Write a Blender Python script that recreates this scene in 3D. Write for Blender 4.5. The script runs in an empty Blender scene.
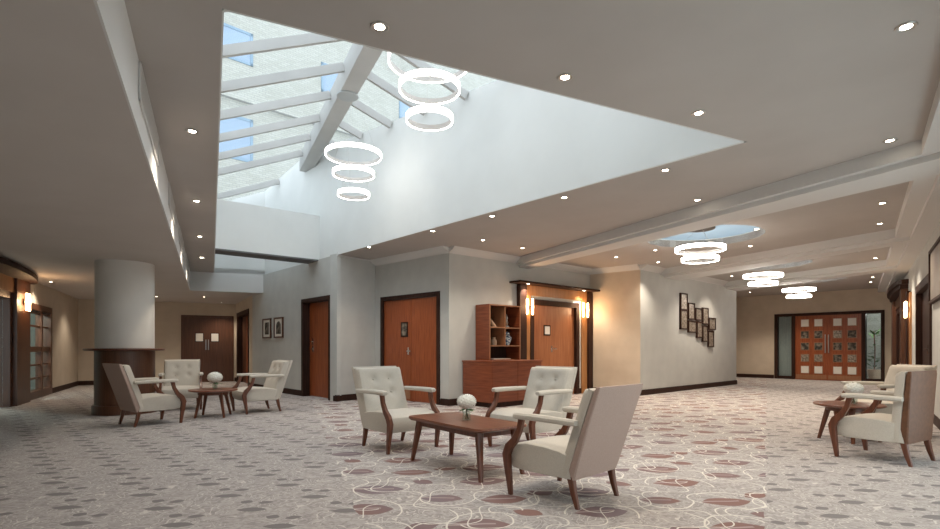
import bpy, bmesh, math, random
from mathutils import Vector, Matrix
from mathutils.geometry import tessellate_polygon
random.seed(7)
SC = bpy.context.scene
COL = SC.collection
PI = math.pi

# ---------------------------------------------------------------- camera, sky, exposure
cam = bpy.data.cameras.new('camera'); cam_o = bpy.data.objects.new('camera', cam); COL.objects.link(cam_o)
cam.sensor_width = 36; cam.lens = 530/940*36; cam.shift_y = 0.0888
cam.clip_start = 0.05; cam.clip_end = 200
cam_o.location = (0, 0, 1.06); cam_o.rotation_euler = (PI/2, 0, 0)
SC.camera = cam_o
w = bpy.data.worlds.new('sky'); SC.world = w; w.use_nodes = True
w.node_tree.nodes['Background'].inputs[0].default_value = (0.90, 0.955, 1.0, 1)
w.node_tree.nodes['Background'].inputs[1].default_value = 2.0
SC.view_settings.view_transform = 'Standard'; SC.view_settings.look = 'None'
SC.view_settings.gamma = 1; SC.view_settings.exposure = 0.3
SPOT = 50.0       # watts of one recessed spot

# ---------------------------------------------------------------- materials
def lin(c):
    return tuple((x/255/12.92 if x/255 <= .04045 else ((x/255+.055)/1.055)**2.4) for x in c) + (1,)
def mat(name, col=(.5,.5,.5), rough=.6, metal=0, emit=None, es=1, trans=0, spec=.5):
    m = bpy.data.materials.new(name); m.use_nodes = True
    b = m.node_tree.nodes['Principled BSDF']
    c = tuple(col) + ((1,) if len(col) == 3 else ())
    b.inputs['Base Color'].default_value = c; b.inputs['Roughness'].default_value = rough
    b.inputs['Metallic'].default_value = metal; b.inputs['Specular IOR Level'].default_value = spec
    if trans: b.inputs['Transmission Weight'].default_value = trans
    if emit: b.inputs['Emission Color'].default_value = tuple(emit)+(1,); b.inputs['Emission Strength'].default_value = es
    return m
def nodes(m): return m.node_tree.nodes, m.node_tree.links, m.node_tree.nodes['Principled BSDF']
def vary(m, c1, c2, scale=(1,1,1), ns=4, detail=4, bump=0, bscale=60, lo=.35, hi=.65, coord='Object', bdist=.002):
    N, L, b = nodes(m)
    tc = N.new('ShaderNodeTexCoord'); mp = N.new('ShaderNodeMapping'); mp.inputs['Scale'].default_value = scale
    L.new(tc.outputs[coord], mp.inputs[0])
    n = N.new('ShaderNodeTexNoise'); n.inputs['Scale'].default_value = ns; n.inputs['Detail'].default_value = detail
    L.new(mp.outputs[0], n.inputs['Vector'])
    r = N.new('ShaderNodeValToRGB'); r.color_ramp.elements[0].position = lo; r.color_ramp.elements[1].position = hi
    r.color_ramp.elements[0].color = tuple(c1)+(1,); r.color_ramp.elements[1].color = tuple(c2)+(1,)
    L.new(n.outputs[0], r.inputs[0]); L.new(r.outputs[0], b.inputs['Base Color'])
    if bump:
        n2 = N.new('ShaderNodeTexNoise'); n2.inputs['Scale'].default_value = bscale; L.new(tc.outputs[coord], n2.inputs['Vector'])
        bp = N.new('ShaderNodeBump'); bp.inputs['Strength'].default_value = bump; bp.inputs['Distance'].default_value = bdist
        L.new(n2.outputs[0], bp.inputs['Height']); L.new(bp.outputs[0], b.inputs['Normal'])
    return m
def wood(name, c1, c2, scale=(22,22,1.2), rough=.38, ns=2.2):
    m = mat(name, c1, rough); vary(m, c1, c2, scale, ns, 6, lo=.3, hi=.7); return m
M = {}
M['wall'] = vary(mat('pale_wall_covering', rough=.85), (.50,.50,.475), (.54,.54,.51), ns=3, bump=.25, bscale=90)
M['wall_warm'] = vary(mat('beige_wall_covering', rough=.85), (.54,.455,.355), (.59,.50,.395), ns=3, bump=.25, bscale=90)
M['column'] = vary(mat('column_plaster', rough=.8), (.66,.63,.58), (.70,.67,.62), ns=2)
M['ceil'] = vary(mat('ceiling_paint', rough=.9), (.455,.42,.39), (.485,.45,.42), ns=1.5)
M['ceil_low'] = vary(mat('low_ceiling_paint', rough=.9), (.56,.515,.475), (.59,.545,.505), ns=1.5)
M['white'] = vary(mat('white_plaster', rough=.9), (.74,.75,.73), (.78,.79,.77), ns=1.5)
M['trimw'] = mat('white_trim_paint', (.66,.65,.63), .7)
M['door'] = wood('red_veneer', (.20,.042,.012), (.38,.10,.030))
M['door2'] = wood('orange_veneer', (.26,.085,.03), (.40,.155,.065))
M['honey'] = wood('honey_veneer', (.30,.125,.04), (.46,.22,.085))
M['dark'] = wood('dark_stained_wood', (.022,.010,.007), (.050,.021,.013), rough=.6); M['dark'].node_tree.nodes['Principled BSDF'].inputs['Specular IOR Level'].default_value = .2
M['brown'] = wood('brown_stained_wood', (.075,.028,.014), (.125,.05,.024), rough=.4)
M['desk'] = wood('reddish_desk_veneer', (.16,.035,.014), (.27,.075,.03), scale=(1.2,1.2,16), rough=.35)
M['edge'] = wood('light_lipping', (.30,.13,.06), (.38,.18,.09))
M['leg'] = wood('walnut_leg_wood', (.085,.026,.012), (.16,.052,.024), rough=.3)
M['table'] = wood('walnut_table_top', (.13,.045,.025), (.23,.09,.05), scale=(1.5,16,16), rough=.28)
M['fabric'] = vary(mat('cream_linen', rough=.9), (.52,.475,.41), (.585,.54,.47), scale=(1,1,1), ns=160, detail=2, bump=.35, bscale=420, bdist=.001)
M['fabric_back'] = vary(mat('taupe_linen_pink_bounce', rough=.9), (.40,.29,.245), (.45,.335,.285), ns=160, detail=2, bump=.35, bscale=420, bdist=.001)  # taupe cloth, with a warm pink reflection mixed into its colour
M['tan'] = vary(mat('tan_leather', rough=.5), (.11,.045,.02), (.15,.062,.028), ns=30, bump=.2, bscale=200)
M['chrome'] = mat('chrome', (.75,.75,.74), .18, 1)
M['steel'] = mat('brushed_steel', (.5,.49,.47), .35, 1)
M['darkmetal'] = mat('bronze_metal', (.06,.045,.035), .4, .8)
M['black'] = mat('black_void', (.012,.011,.012), .6)
M['ring'] = mat('ring_diffuser', (.9,.9,.9), .4, emit=(1,.96,.90), es=6)
M['ring_bright'] = mat('ring_diffuser_bright', (.9,.9,.9), .4, emit=(1,.93,.84), es=16)
M['ringin'] = mat('ring_inner_band', (.62,.58,.55), .5)
M['lens'] = mat('spot_lens', (.9,.9,.9), .3, emit=(1,.86,.68), es=30)
M['tube'] = mat('sconce_glass', (1,.9,.75), .3, emit=(1,.62,.30), es=8)
M['petal'] = mat('white_petals', (.80,.80,.74), .8)
M['leaf'] = mat('green_leaf', (.05,.12,.03), .6)
M['paper'] = mat('white_mount_card', (.78,.75,.69), .7)
M['silver'] = vary(mat('speckled_silver_panel', rough=.35, metal=.3), (.13,.10,.075), (.46,.40,.33), ns=22, detail=4)
M['ink'] = vary(mat('dark_print', rough=.6), (.03,.025,.02), (.30,.25,.19), ns=9, detail=3, lo=.45, hi=.7)
M['inky'] = M['ink']
M['blue'] = vary(mat('blue_white_china', rough=.25), (.08,.14,.26), (.65,.72,.75), ns=30, detail=1, lo=.48, hi=.52)
M['ceram'] = mat('beige_ceramic', (.50,.36,.25), .35)
M['brownish'] = vary(mat('muted_brown_print', rough=.5), (.20,.165,.135), (.26,.22,.18), ns=3)
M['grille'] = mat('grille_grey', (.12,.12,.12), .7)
M['curtain'] = vary(mat('grey_blue_sheer_curtain', rough=.9), (.34,.38,.40), (.44,.48,.50), scale=(30,1,.5), ns=2)
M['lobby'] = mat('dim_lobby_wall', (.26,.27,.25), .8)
M['steelw'] = vary(mat('white_steel_beam', rough=.5), (.44,.43,.41), (.48,.47,.45), ns=2)
M['alum'] = mat('grey_aluminium', (.40,.42,.42), .5, .2)
def glass(name, tint, gloss=.12, dark=None):
    m = bpy.data.materials.new(name); m.use_nodes = True; N = m.node_tree.nodes; L = m.node_tree.links; N.clear()
    o = N.new('ShaderNodeOutputMaterial'); t = N.new('ShaderNodeBsdfTransparent'); g = N.new('ShaderNodeBsdfGlossy'); x = N.new('ShaderNodeMixShader')
    t.inputs[0].default_value = tuple(tint)+(1,); g.inputs['Roughness'].default_value = .03
    x.inputs[0].default_value = gloss*.6
    L.new(t.outputs[0], x.inputs[1]); L.new(g.outputs[0], x.inputs[2]); L.new(x.outputs[0], o.inputs[0]); return m
M['glass'] = glass('roof_glass', (.92,.955,.98))
M['pane'] = glass('door_glass', (.88,.92,.91))
M['vase'] = glass('vase_glass', (.88,.92,.90))
def diffglass(name, col):
    m = bpy.data.materials.new(name); m.use_nodes = True; N = m.node_tree.nodes; L = m.node_tree.links; N.clear()
    o = N.new('ShaderNodeOutputMaterial'); t = N.new('ShaderNodeBsdfTranslucent'); g = N.new('ShaderNodeBsdfDiffuse'); x = N.new('ShaderNodeMixShader')
    t.inputs[0].default_value = tuple(col)+(1,); g.inputs[0].default_value = tuple(col)+(1,); x.inputs[0].default_value = .3
    L.new(t.outputs[0], x.inputs[1]); L.new(g.outputs[0], x.inputs[2]); L.new(x.outputs[0], o.inputs[0]); return m
M['opal'] = diffglass('opal_rooflight', (.50,.58,.63))
M['facwin'] = mat('blue_window_glass', (.30,.40,.52), .12, spec=.8)
M['facframe'] = mat('blue_grey_frame', (.25,.36,.46), .5)
def brick():
    m = mat('pale_brick', rough=.9); N, L, b = nodes(m)
    tc = N.new('ShaderNodeTexCoord'); mp = N.new('ShaderNodeMapping'); mp.inputs['Rotation'].default_value = (PI/2, 0, 0)
    L.new(tc.outputs['Object'], mp.inputs[0]); br = N.new('ShaderNodeTexBrick')
    br.inputs['Color1'].default_value = (.46,.455,.39,1); br.inputs['Color2'].default_value = (.54,.535,.47,1); br.inputs['Mortar'].default_value = (.37,.37,.35,1)
    br.inputs['Scale'].default_value = 1; br.inputs['Brick Width'].default_value = .225; br.inputs['Row Height'].default_value = .075
    br.inputs['Mortar Size'].default_value = .008
    L.new(mp.outputs[0], br.inputs['Vector']); L.new(br.outputs[0], b.inputs['Base Color']); return m
M['brick'] = brick()

# carpet: a small expression helper for shader maths
class X:
    T = None
    def __init__(s, o): s.o = o
    @staticmethod
    def op(kind, *a):
        n = X.T.nodes.new('ShaderNodeMath'); n.operation = kind
        for i, v in enumerate(a):
            if isinstance(v, X): X.T.links.new(v.o, n.inputs[i])
            else: n.inputs[i].default_value = v
        return X(n.outputs[0])
    def __add__(s, b): return X.op('ADD', s, b)
    def __sub__(s, b): return X.op('SUBTRACT', s, b)
    def __rsub__(s, b): return X.op('SUBTRACT', b, s)
    def __mul__(s, b): return X.op('MULTIPLY', s, b)
    __radd__ = __add__; __rmul__ = __mul__
    def __truediv__(s, b): return X.op('DIVIDE', s, b)
    def lt(s, b): return X.op('LESS_THAN', s, b)
    def gt(s, b): return X.op('GREATER_THAN', s, b)
    def mx(s, b): return X.op('MAXIMUM', s, b)
    def ab(s): return X.op('ABSOLUTE', s)
def carpet():
    m = mat('woven_leaf_carpet', rough=.95, spec=.15); X.T = m.node_tree; N, L, b = nodes(m)
    tc = N.new('ShaderNodeTexCoord'); 
    wn = N.new('ShaderNodeTexNoise'); wn.inputs['Scale'].default_value = 2.2; L.new(tc.outputs['Object'], wn.inputs['Vector'])
    wv = N.new('ShaderNodeVectorMath'); wv.operation = 'MULTIPLY_ADD'; wv.inputs[1].default_value = (.10,.10,0); 
    L.new(wn.outputs['Color'], wv.inputs[0]); L.new(tc.outputs['Object'], wv.inputs[2])
    sp0 = N.new('ShaderNodeSeparateXYZ'); L.new(tc.outputs['Object'], sp0.inputs[0]); x0, y0 = X(sp0.outputs[0]), X(sp0.outputs[1])
    sp = N.new('ShaderNodeSeparateXYZ'); L.new(wv.outputs[0], sp.inputs[0]); x, y = X(sp.outputs[0]), X(sp.outputs[1])
    ca, sa = .732, .681
    def frame(x, y): return x*ca + y*sa, y*ca - x*sa
    def cell(u, v, P, cu, cv):          # local coordinates in a cell of size P centred on (cu, cv)
        fu = (X.op('FLOORED_MODULO', (u - (cu - P/2)), P)) - P/2
        fv = (X.op('FLOORED_MODULO', (v - (cv - P/2)), P)) - P/2
        return fu*ca - fv*sa, fu*sa + fv*ca           # back to world directions
    def leaf(u, v, P, cu, cv, ang, a, h):
        lx, ly = cell(u, v, P, cu, cv); c, s = math.cos(ang), math.sin(ang)
        p = (lx*c + ly*s)/a; q = (ly*c - lx*s)/h
        return p, q, (q.ab() + p*p).lt(1)
    def arc(u, v, P, cu, cv, R, wd, ang, cut):
        lx, ly = cell(u, v, P, cu, cv); r = X.op('SQRT', lx*lx + ly*ly)
        k = ((r - R).ab()).lt(wd)
        side = (lx*math.cos(ang) + ly*math.sin(ang)).gt(cut)
        return k*side
    def unify(l):
        o = l[0]
        for k in l[1:]: o = o.mx(k)
        return o
    us, vs = frame(x0, y0)
    P = .44
    small = unify([leaf(us, vs, P, 0, 0, .05, .102, .046)[2], leaf(us, vs, P, .04, .20, -.2, .046, .038)[2], leaf(us, vs, P, .13, .10, .35, .052, .034)[2]])
    u, v = frame(x, y); P = 1.08
    L5 = [(.10,.12,.05,.20,.125), (.62,.40,.12,.17,.10), (.30,.72,-.15,.15,.095), (.86,.86,.1,.19,.12), (.50,.08,-.5,.10,.075), (.93,.33,.4,.11,.07)]
    lf = [leaf(u, v, P, *k) for k in L5]
    big = unify([k[2] for k in lf])
    vein = unify([k[2]*((k[1] - .18).ab()).lt(.10)*(k[0].lt(.55)) for k in lf[:4]])
    A5 = [(.16,.10,.24,.0055,2.6,-.08), (.20,.16,.17,.005,-1.0,-.02), (.66,.40,.22,.0055,.4,-.1), (.60,.52,.13,.005,2.2,-.05), (.34,.70,.19,.0055,-1.9,-.06),
          (.84,.84,.24,.0055,1.4,-.06), (.93,.93,.12,.005,3.6,-.04), (.48,.95,.10,.005,.7,-.03), (.02,.45,.16,.005,-.6,0), (.45,.22,.10,.005,1.9,-.05), (.82,.16,.14,.005,-2.4,-.05)]
    scr = unify([arc(u, v, P, *k) for k in A5])
    vin1 = ((X.op('FLOORED_MODULO', v + X.op('SINE', u*(2*PI/.54))*.10, .54) - .27).ab()).lt(.0055)
    vin2 = ((X.op('FLOORED_MODULO', u + X.op('SINE', v*(2*PI/.54))*.12 + .1, 1.08) - .27).ab()).lt(.006)
    scr = unify([scr, vin1, vin2])
    zone = ((x + y*.34).gt(.50))*((x - y*.56).lt(.02))
    big = big*zone; scr = scr*zone; small = small*(1 - zone)
    # ground
    gn = N.new('ShaderNodeTexNoise'); gn.inputs['Scale'].default_value = 15; gn.inputs['Detail'].default_value = 5; gn.inputs['Distortion'].default_value = 2.2
    L.new(tc.outputs['Object'], gn.inputs['Vector'])
    gr = N.new('ShaderNodeValToRGB'); gr.color_ramp.elements[0].position = .38; gr.color_ramp.elements[1].position = .62
    gr.color_ramp.elements[0].color = (.30,.272,.262,1); gr.color_ramp.elements[1].color = (.43,.395,.378,1); L.new(gn.outputs[0], gr.inputs[0])
    def mix(fac, a, c):
        n = N.new('ShaderNodeMix'); n.data_type = 'RGBA'
        L.new(fac.o, n.inputs[0]) if isinstance(fac, X) else None
        for i, v in ((6, a), (7, c)):
            if isinstance(v, tuple): n.inputs[i].default_value = v + (1,)
            else: L.new(v, n.inputs[i])
        return n.outputs[2]
    ln = N.new('ShaderNodeTexNoise'); ln.inputs['Scale'].default_value = .8; ln.inputs['Detail'].default_value = 1; L.new(tc.outputs['Object'], ln.inputs['Vector'])
    lr = N.new('ShaderNodeMapRange'); lr.inputs[1].default_value = .4; lr.inputs[2].default_value = .6; L.new(ln.outputs[0], lr.inputs[0])
    hue = mix(X(lr.outputs[0]), (.205,.162,.175), (.23,.135,.12))
    cn = N.new('ShaderNodeTexNoise'); cn.inputs['Scale'].default_value = 5.5; cn.inputs['Detail'].default_value = 1; cn.inputs['Distortion'].default_value = .8
    L.new(tc.outputs['Object'], cn.inputs['Vector'])
    swirl = unify([((X(cn.outputs[0]) - q).ab()).lt(.006) for q in (.44,.52,.60)])
    g1 = mix(swirl*.85, gr.outputs[0], (.58,.54,.50))
    c = mix(small, g1, (.20,.183,.18))
    c = mix(big, c, hue)
    c = mix(vein*zone, c, (.36,.29,.28))
    c = mix(scr, c, (.66,.62,.56))
    L.new(c, b.inputs['Base Color'])
    n2 = N.new('ShaderNodeTexNoise'); n2.inputs['Scale'].default_value = 260; L.new(tc.outputs['Object'], n2.inputs['Vector'])
    bp = N.new('ShaderNodeBump'); bp.inputs['Strength'].default_value = .4; bp.inputs['Distance'].default_value = .003
    L.new(n2.outputs[0], bp.inputs['Height']); L.new(bp.outputs[0], b.inputs['Normal'])
    return m
M['carpet'] = carpet()

# ---------------------------------------------------------------- helpers
def link(name, me, parent=None):
    o = bpy.data.objects.new(name, me); COL.objects.link(o)
    if parent: o.parent = parent
    return o
def tag(o, label=None, cat=None, group=None, kind=None):
    if label: o['label'] = label
    if cat: o['category'] = cat
    if group: o['group'] = group
    if kind: o['kind'] = kind
    return o
def thing(name, label, cat, loc=(0,0,0), rz=0, group=None, kind=None):
    o = bpy.data.objects.new(name, None); COL.objects.link(o); o.location = loc; o.rotation_euler = (0,0,rz); o.empty_display_size = .1
    return tag(o, label, cat, group, kind)
def obj(name, bm, m, parent=None, smooth=False):
    bmesh.ops.recalc_face_normals(bm, faces=bm.faces)
    me = bpy.data.meshes.new(name); bm.to_mesh(me); bm.free()
    for k in (m if isinstance(m, (list, tuple)) else [m]): me.materials.append(M[k] if isinstance(k, str) else k)
    if smooth:
        me.polygons.foreach_set('use_smooth', [True]*len(me.polygons))
        try: me.set_sharp_from_angle(angle=math.radians(38))
        except Exception: pass
    return link(name, me, parent)
def BM(): return bmesh.new()
def box(bm, a, b, bev=0):
    r = bmesh.ops.create_cube(bm, size=1)
    vs = r['verts']
    for v in vs:
        v.co = Vector([(a[i]+b[i])/2 + v.co[i]*(b[i]-a[i]) for i in range(3)])
    if bev:
        es = list({e for v in vs for e in v.link_edges}); bmesh.ops.bevel(bm, geom=es, offset=bev, segments=2, affect='EDGES', profile=.5)
    return bm
def bx(a, b, bev=0): return box(BM(), a, b, bev)
def ngon(bm, pts, z0, z1, holes=()):            # vertical prism with optional holes
    loops = [[Vector((p[0], p[1], 0)) for p in pts]] + [[Vector((p[0], p[1], 0)) for p in h] for h in holes]
    tris = tessellate_polygon(loops); flat = [p for l in loops for p in l]
    lo = [bm.verts.new((p.x, p.y, z0)) for p in flat]; hi = [bm.verts.new((p.x, p.y, z1)) for p in flat]
    for t in tris:
        try: bm.faces.new([lo[i] for i in t]); bm.faces.new([hi[i] for i in t])
        except ValueError: pass
    k = 0
    for l in loops:
        n = len(l)
        for i in range(n):
            a, b = k+i, k+(i+1) % n
            bm.faces.new([lo[a], lo[b], hi[b], hi[a]])
        k += n
    return bm
def lathe(bm, prof, n=24, c=(0,0,0), closed=False):
    rings = []
    for r, z in prof:
        rings.append([bm.verts.new((c[0]+r*math.cos(2*PI*i/n), c[1]+r*math.sin(2*PI*i/n), c[2]+z)) for i in range(n)])
    m = len(rings)
    for k in range(m if closed else m-1):
        A, B = rings[k], rings[(k+1) % m]
        for i in range(n): bm.faces.new([A[i], A[(i+1)%n], B[(i+1)%n], B[i]])
    if not closed:
        if prof[0][0] > 1e-5: bm.faces.new(rings[0])
        if prof[-1][0] > 1e-5: bm.faces.new(rings[-1])
    return bm
def loft(bm, secs):                               # list of closed loops
    R = [[bm.verts.new(p) for p in s] for s in secs]; n = len(R[0])
    for A, B in zip(R, R[1:]):
        for i in range(n): bm.faces.new([A[i], A[(i+1)%n], B[(i+1)%n], B[i]])
    bm.faces.new(R[0]); bm.faces.new(R[-1]); return bm
def rsec(c, ux, uy, a, b, ch=.25):               # chamfered rectangle section
    k = min(a, b)*ch; P = [(-a+k,-b),(a-k,-b),(a,-b+k),(a,b-k),(a-k,b),(-a+k,b),(-a,b-k),(-a,-b+k)]
    return [c + ux*p + uy*q for p, q in P]
def sweep_yz(bm, x, pts):                         # pts: (y, z, half depth, half width) path in a vertical plane
    secs = []
    n = len(pts)
    for i, (y, z, a, b) in enumerate(pts):
        p0 = pts[max(i-1,0)]; p1 = pts[min(i+1,n-1)]
        t = Vector((0, p1[0]-p0[0], p1[1]-p0[1])).normalized(); nrm = t.cross(Vector((1,0,0)))
        if i in (0, n-1): nrm = Vector((0,1 if nrm.y > 0 else -1,0))
        secs.append(rsec(Vector((x,y,z)), nrm, Vector((1,0,0)), a, b))
    return loft(bm, secs)
def bar(bm, p, q, a, b, up=(0,0,1)):
    p, q = Vector(p), Vector(q); t = (q-p).normalized(); s = t.cross(Vector(up)).normalized(); u = s.cross(t)
    return loft(bm, [[p+s*i*a+u*j*b for i,j in ((-1,-1),(1,-1),(1,1),(-1,1))], [q+s*i*a+u*j*b for i,j in ((-1,-1),(1,-1),(1,1),(-1,1))]])
def tube(bm, pts, r, n=8):
    pts = [Vector(p) for p in pts]; secs = []
    for i, p in enumerate(pts):
        t = (pts[min(i+1,len(pts)-1)] - pts[max(i-1,0)]).normalized()
        s = t.orthogonal().normalized() if i == 0 else (s0 - t*s0.dot(t)).normalized()
        s0 = s; u = t.cross(s)
        secs.append([p + (s*math.cos(2*PI*k/n)+u*math.sin(2*PI*k/n))*r for k in range(n)])
    return loft(bm, secs)
def bevel_mod(o, wd=.01, seg=3):
    m = o.modifiers.new('bevel', 'BEVEL'); m.width = wd; m.segments = seg; m.limit_method = 'ANGLE'; m.angle_limit = math.radians(40)
    o.data.polygons.foreach_set('use_smooth', [True]*len(o.data.polygons)); return o
def dup(o, parent=None):
    c = o.copy(); COL.objects.link(c); c.parent = parent
    for ch in list(o.children): dup(ch, c)
    return c
def isect(a, b):                                   # lines ((x,y),(x,y))
    (x1,y1),(x2,y2) = a; (x3,y3),(x4,y4) = b
    d = (x1-x2)*(y3-y4)-(y1-y2)*(x3-x4)
    A = x1*y2-y1*x2; B = x3*y4-y3*x4
    return ((A*(x3-x4)-(x1-x2)*B)/d, (A*(y3-y4)-(y1-y2)*B)/d)

# ---------------------------------------------------------------- plan of the room
ZC, ZL, ZS = 2.91, 2.45, 2.72                      # main ceiling, low ceiling, soffits
P_near = (.143, -1.23)
BL0, BL1 = (-2.14, -2.5), (-11.12, 15.03)
RT1 = (-7.45, 16.86); W1a = (-5.75, 14.006); W1b = (-2.64, 10.5); J1 = (-2.01, 11.25)
C3 = (-.384, 9.7); C4 = (2.85, 12.58); C5 = (3.79, 11.79); C6 = (7.78, 15.48)
FL = (8.87, 20.36); FR = (12.87, 16.06)
RN = (1.05+.736*-2.6, -2.6)
E0 = (.768, -2.5); E1 = (-6.77, 12.80)            # bulkhead line
P1 = (-1.35, 2.91); P2 = (2.45, 4.76); P3 = (-5.21, 13.45); P4 = (-6.27, 13.0)
def lerp(a, b, t): return (a[0]+(b[0]-a[0])*t, a[1]+(b[1]-a[1])*t)

# floor
obj_floor = obj('floor', ngon(BM(), [(-2.6,-3), BL0, (BL1[0]-.2,BL1[1]+.1), (RT1[0],RT1[1]+.3), (-3,17.5), (4,17), (FL[0]-.3, FL[1]+1), (FR[0]+.4,FR[1]+.2), (RN[0]+.3,RN[1]-.4)], -.12, 0), 'carpet')
tag(obj_floor, 'patterned grey and mauve leaf carpet', None, None, 'structure')

# walls; p to q runs left to right as seen from inside the room, openings = (s0, s1, top)
def wallf(p, q):
    d = Vector((q[0]-p[0], q[1]-p[1])); return d.length, math.atan2(d.y, d.x)
def wall(name, p, q, z1, mt, openings=(), label=None, base=True, th=.22, z0=0):
    Ln, a = wallf(p, q); bm = BM(); s = 0
    for s0, s1, zt in sorted(openings):
        box(bm, (s,0,z0), (s0,th,z1)); box(bm, (s0,0,zt), (s1,th,z1)); s = s1
    box(bm, (s,0,z0), (Ln,th,z1))
    o = obj(name, bm, mt); o.location = (p[0],p[1],0); o.rotation_euler = (0,0,a)
    tag(o, label or name.replace('_',' '), None, None, 'structure')
    if base:
        bm = BM(); s = 0
        for s0, s1, zt in sorted(openings):
            if s0 > s+.02: box(bm, (s,-.018,0), (s0-.02,0,.11)); box(bm, (s,-.010,.11), (s0-.02,0,.125))
            s = s1+.02
        if s < Ln-.02: box(bm, (s,-.018,0), (Ln+.018,0,.11)); box(bm, (s,-.010,.11), (Ln+.01,0,.125))
        b = obj(name.replace('wall','baseboard'), bm, 'dark'); b.location = (p[0],p[1],0); b.rotation_euler = (0,0,a)
        tag(b, 'dark baseboard along ' + (label or name.replace('_',' ')), None, None, 'structure')
    return o
wall('wall_left', BL0, BL1, ZL+.1, 'wall_warm', [(11.3,13.62,2.07), (14.6,16.60,1.98)], 'beige left wall behind the column')
wall('wall_back_left', BL1, RT1, ZL+.1, 'wall_warm', [(2.57,4.04,2.07)], 'beige back wall around the brown double doors')
wall('wall_back_return', RT1, W1a, ZL+.1, 'wall_warm', [(.35,2.75,2.14)], 'short return wall with the narrow door')
wall('wall_inner_left', W1a, W1b, ZC+.002, 'wall', [(3.07,4.44,2.13)], 'pale wall with two framed pictures', th=.10)
wall('wall_jog', W1b, J1, ZC+.02, 'wall', (), 'short pale jog wall between two doors')
wall('wall_double_door', J1, C3, ZC+.02, 'wall', [(.20,2.01,2.12)], 'pale wall around the double doors', th=.16)
wall('wall_desk', C3, C4, ZC+.02, 'wall', [(2.18,3.86,2.09)], 'pale wall behind the reception desk')
wall('wall_recess_right', C4, C5, ZC+.02, 'wall_warm', (), 'beige wall right of the lit doorway')
wall('wall_pier', C5, C6, ZC+.02, 'wall', (), 'white pier wall carrying the mosaic panels')
C6b = (C6[0]-.681*3.0-.0, C6[1]+.732*3.0)
wall('wall_pier_side', C6, C6b, ZC+.02, 'wall_warm', (), 'hidden side of the pier') if False else None
wall('wall_far', FL, FR, ZC+.1, 'wall_warm', [(2.57,5.63,2.23)], 'beige far wall around the panelled doors')
rL, rA = wallf(FR, RN)
wall('wall_right', FR, RN, ZC+.02, 'wall', [(1.6,5.0,2.12), (7.9,10.35,2.17), (13.6,19.5,2.3)], 'long pale right wall', th=.25)
# side of the pier, running back towards the far wall (right side faces room)
pb = lerp(C6, FL, .75)
o = obj('wall_pier_return', ngon(BM(), [C6, (C6[0]-.16,C6[1]+.15), (FL[0]-.3,FL[1]+.1), (FL[0]+.02,FL[1]+.02)], 0, ZC+.02), 'wall_warm'); tag(o, 'pier return wall', None, None, 'structure')

# ---------------------------------------------------------------- ceilings
def circ(c, r, n=48): return [(c[0]+r*math.cos(2*PI*i/n), c[1]+r*math.sin(2*PI*i/n)) for i in range(n)]
DOMES = [((3.90,8.85),.90), ((6.60,11.75),.84), ((9.15,14.3),.84)]
main_poly = [E0, P_near, (1.05,0), FR, FL, C6, C5, C4, C3, J1, W1b, P2, P1, P4, E1]
main_poly[0] = (.143,-1.23)
main_poly = [(.143,-1.23), FR, (FR[0],FR[1]+.3), (FL[0],FL[1]+.3), C6, C5, C4, C3, J1, (W1b[0]+.02,W1b[1]+.02), (P2[0]+.045,P2[1]-.0), (P1[0]+.0,P1[1]-.022), (P4[0]-.02,P4[1]-.0), E1]
o = obj('ceiling', ngon(BM(), main_poly, ZC, ZC+.12, [circ(c, r) for c, r in DOMES]), 'ceil'); tag(o, 'grey main ceiling with the skylight opening', None, None, 'structure')
o = obj('ceiling_low', ngon(BM(), [(.143,-1.23), E1, P4, P3, (W1a[0]-.02,W1a[1]-.02), RT1, BL1, BL0, (-.79,-2.5)], ZL, ZC+.12), 'ceil_low'); tag(o, 'lower grey ceiling on the left', None, None, 'structure')
# pale painted face of the bulkhead
bd = Vector((E1[0]-.143, E1[1]+1.23)).normalized(); bn = Vector((-bd.y, bd.x)); bn = bn if bn.x > 0 else -bn
o = obj('trim_1', ngon(BM(), [(.143,-1.23), (.143+bn.x*.012,-1.23+bn.y*.012), (E1[0]+bn.x*.012, E1[1]+bn.y*.012), E1], ZL-.0, ZC), 'trimw'); tag(o, 'pale vertical face of the bulkhead', None, None, 'structure')
ed = Vector((P3[0]-E1[0], P3[1]-E1[1])).normalized(); en = Vector((ed.y, -ed.x))
o = obj('trim_2', ngon(BM(), [E1, P3, (P3[0]+en.x*.012,P3[1]+en.y*.012), (E1[0]+en.x*.012, E1[1]+en.y*.012)], ZL, ZC), 'trimw'); tag(o, 'pale end face of the bulkhead', None, None, 'structure')

# beams and stepped soffits
W3l = (C3, C4); W5l = (C5, C6)
L1 = ((6.315,0), (6.315-.4925*10, 10)); B1o = ((6.40,0), (6.40-.4925*10,10))
CN2 = ((1.43,10.8),(4.50,5.05)); CF2 = ((6.75,8.15),(4.57,12.5)); CN3 = ((6.97,8.44),(5.17,13.06)); CF3 = ((8.87,11.0),(7.20,15.0)); CN4 = ((9.16,11.43),(7.76,15.5))
def offx(k): return ((k,0),(k+7.36,10))
R28, R50, RW = offx(.77), offx(.548), offx(1.05)
def shift(l, dx): return tuple((p[0]+dx, p[1]) for p in l)
soff = BM()
wy = .03
ngon(soff, [isect(B1o,R50), isect(B1o,W3l), isect(CN2,W3l), isect(CN2,R28), isect(B1o,R28)][:], ZS, ZC+.01)
ngon(soff, [isect(CF2,R28), isect(CF2,W5l), isect(CN3,W5l), isect(CN3,R28)], ZS, ZC+.01)
ngon(soff, [isect(CF3,R28), isect(CF3,W5l), C6, isect(CN4,R28)], ZS, ZC+.01)
o = obj('ceiling_beam', soff, 'trimw'); tag(o, 'pale dropped beams between the ceiling coffers', None, None, 'structure')
far_R28 = isect(R28, (FL,FR)); far_R50 = isect(R50, (FL,FR))
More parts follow.
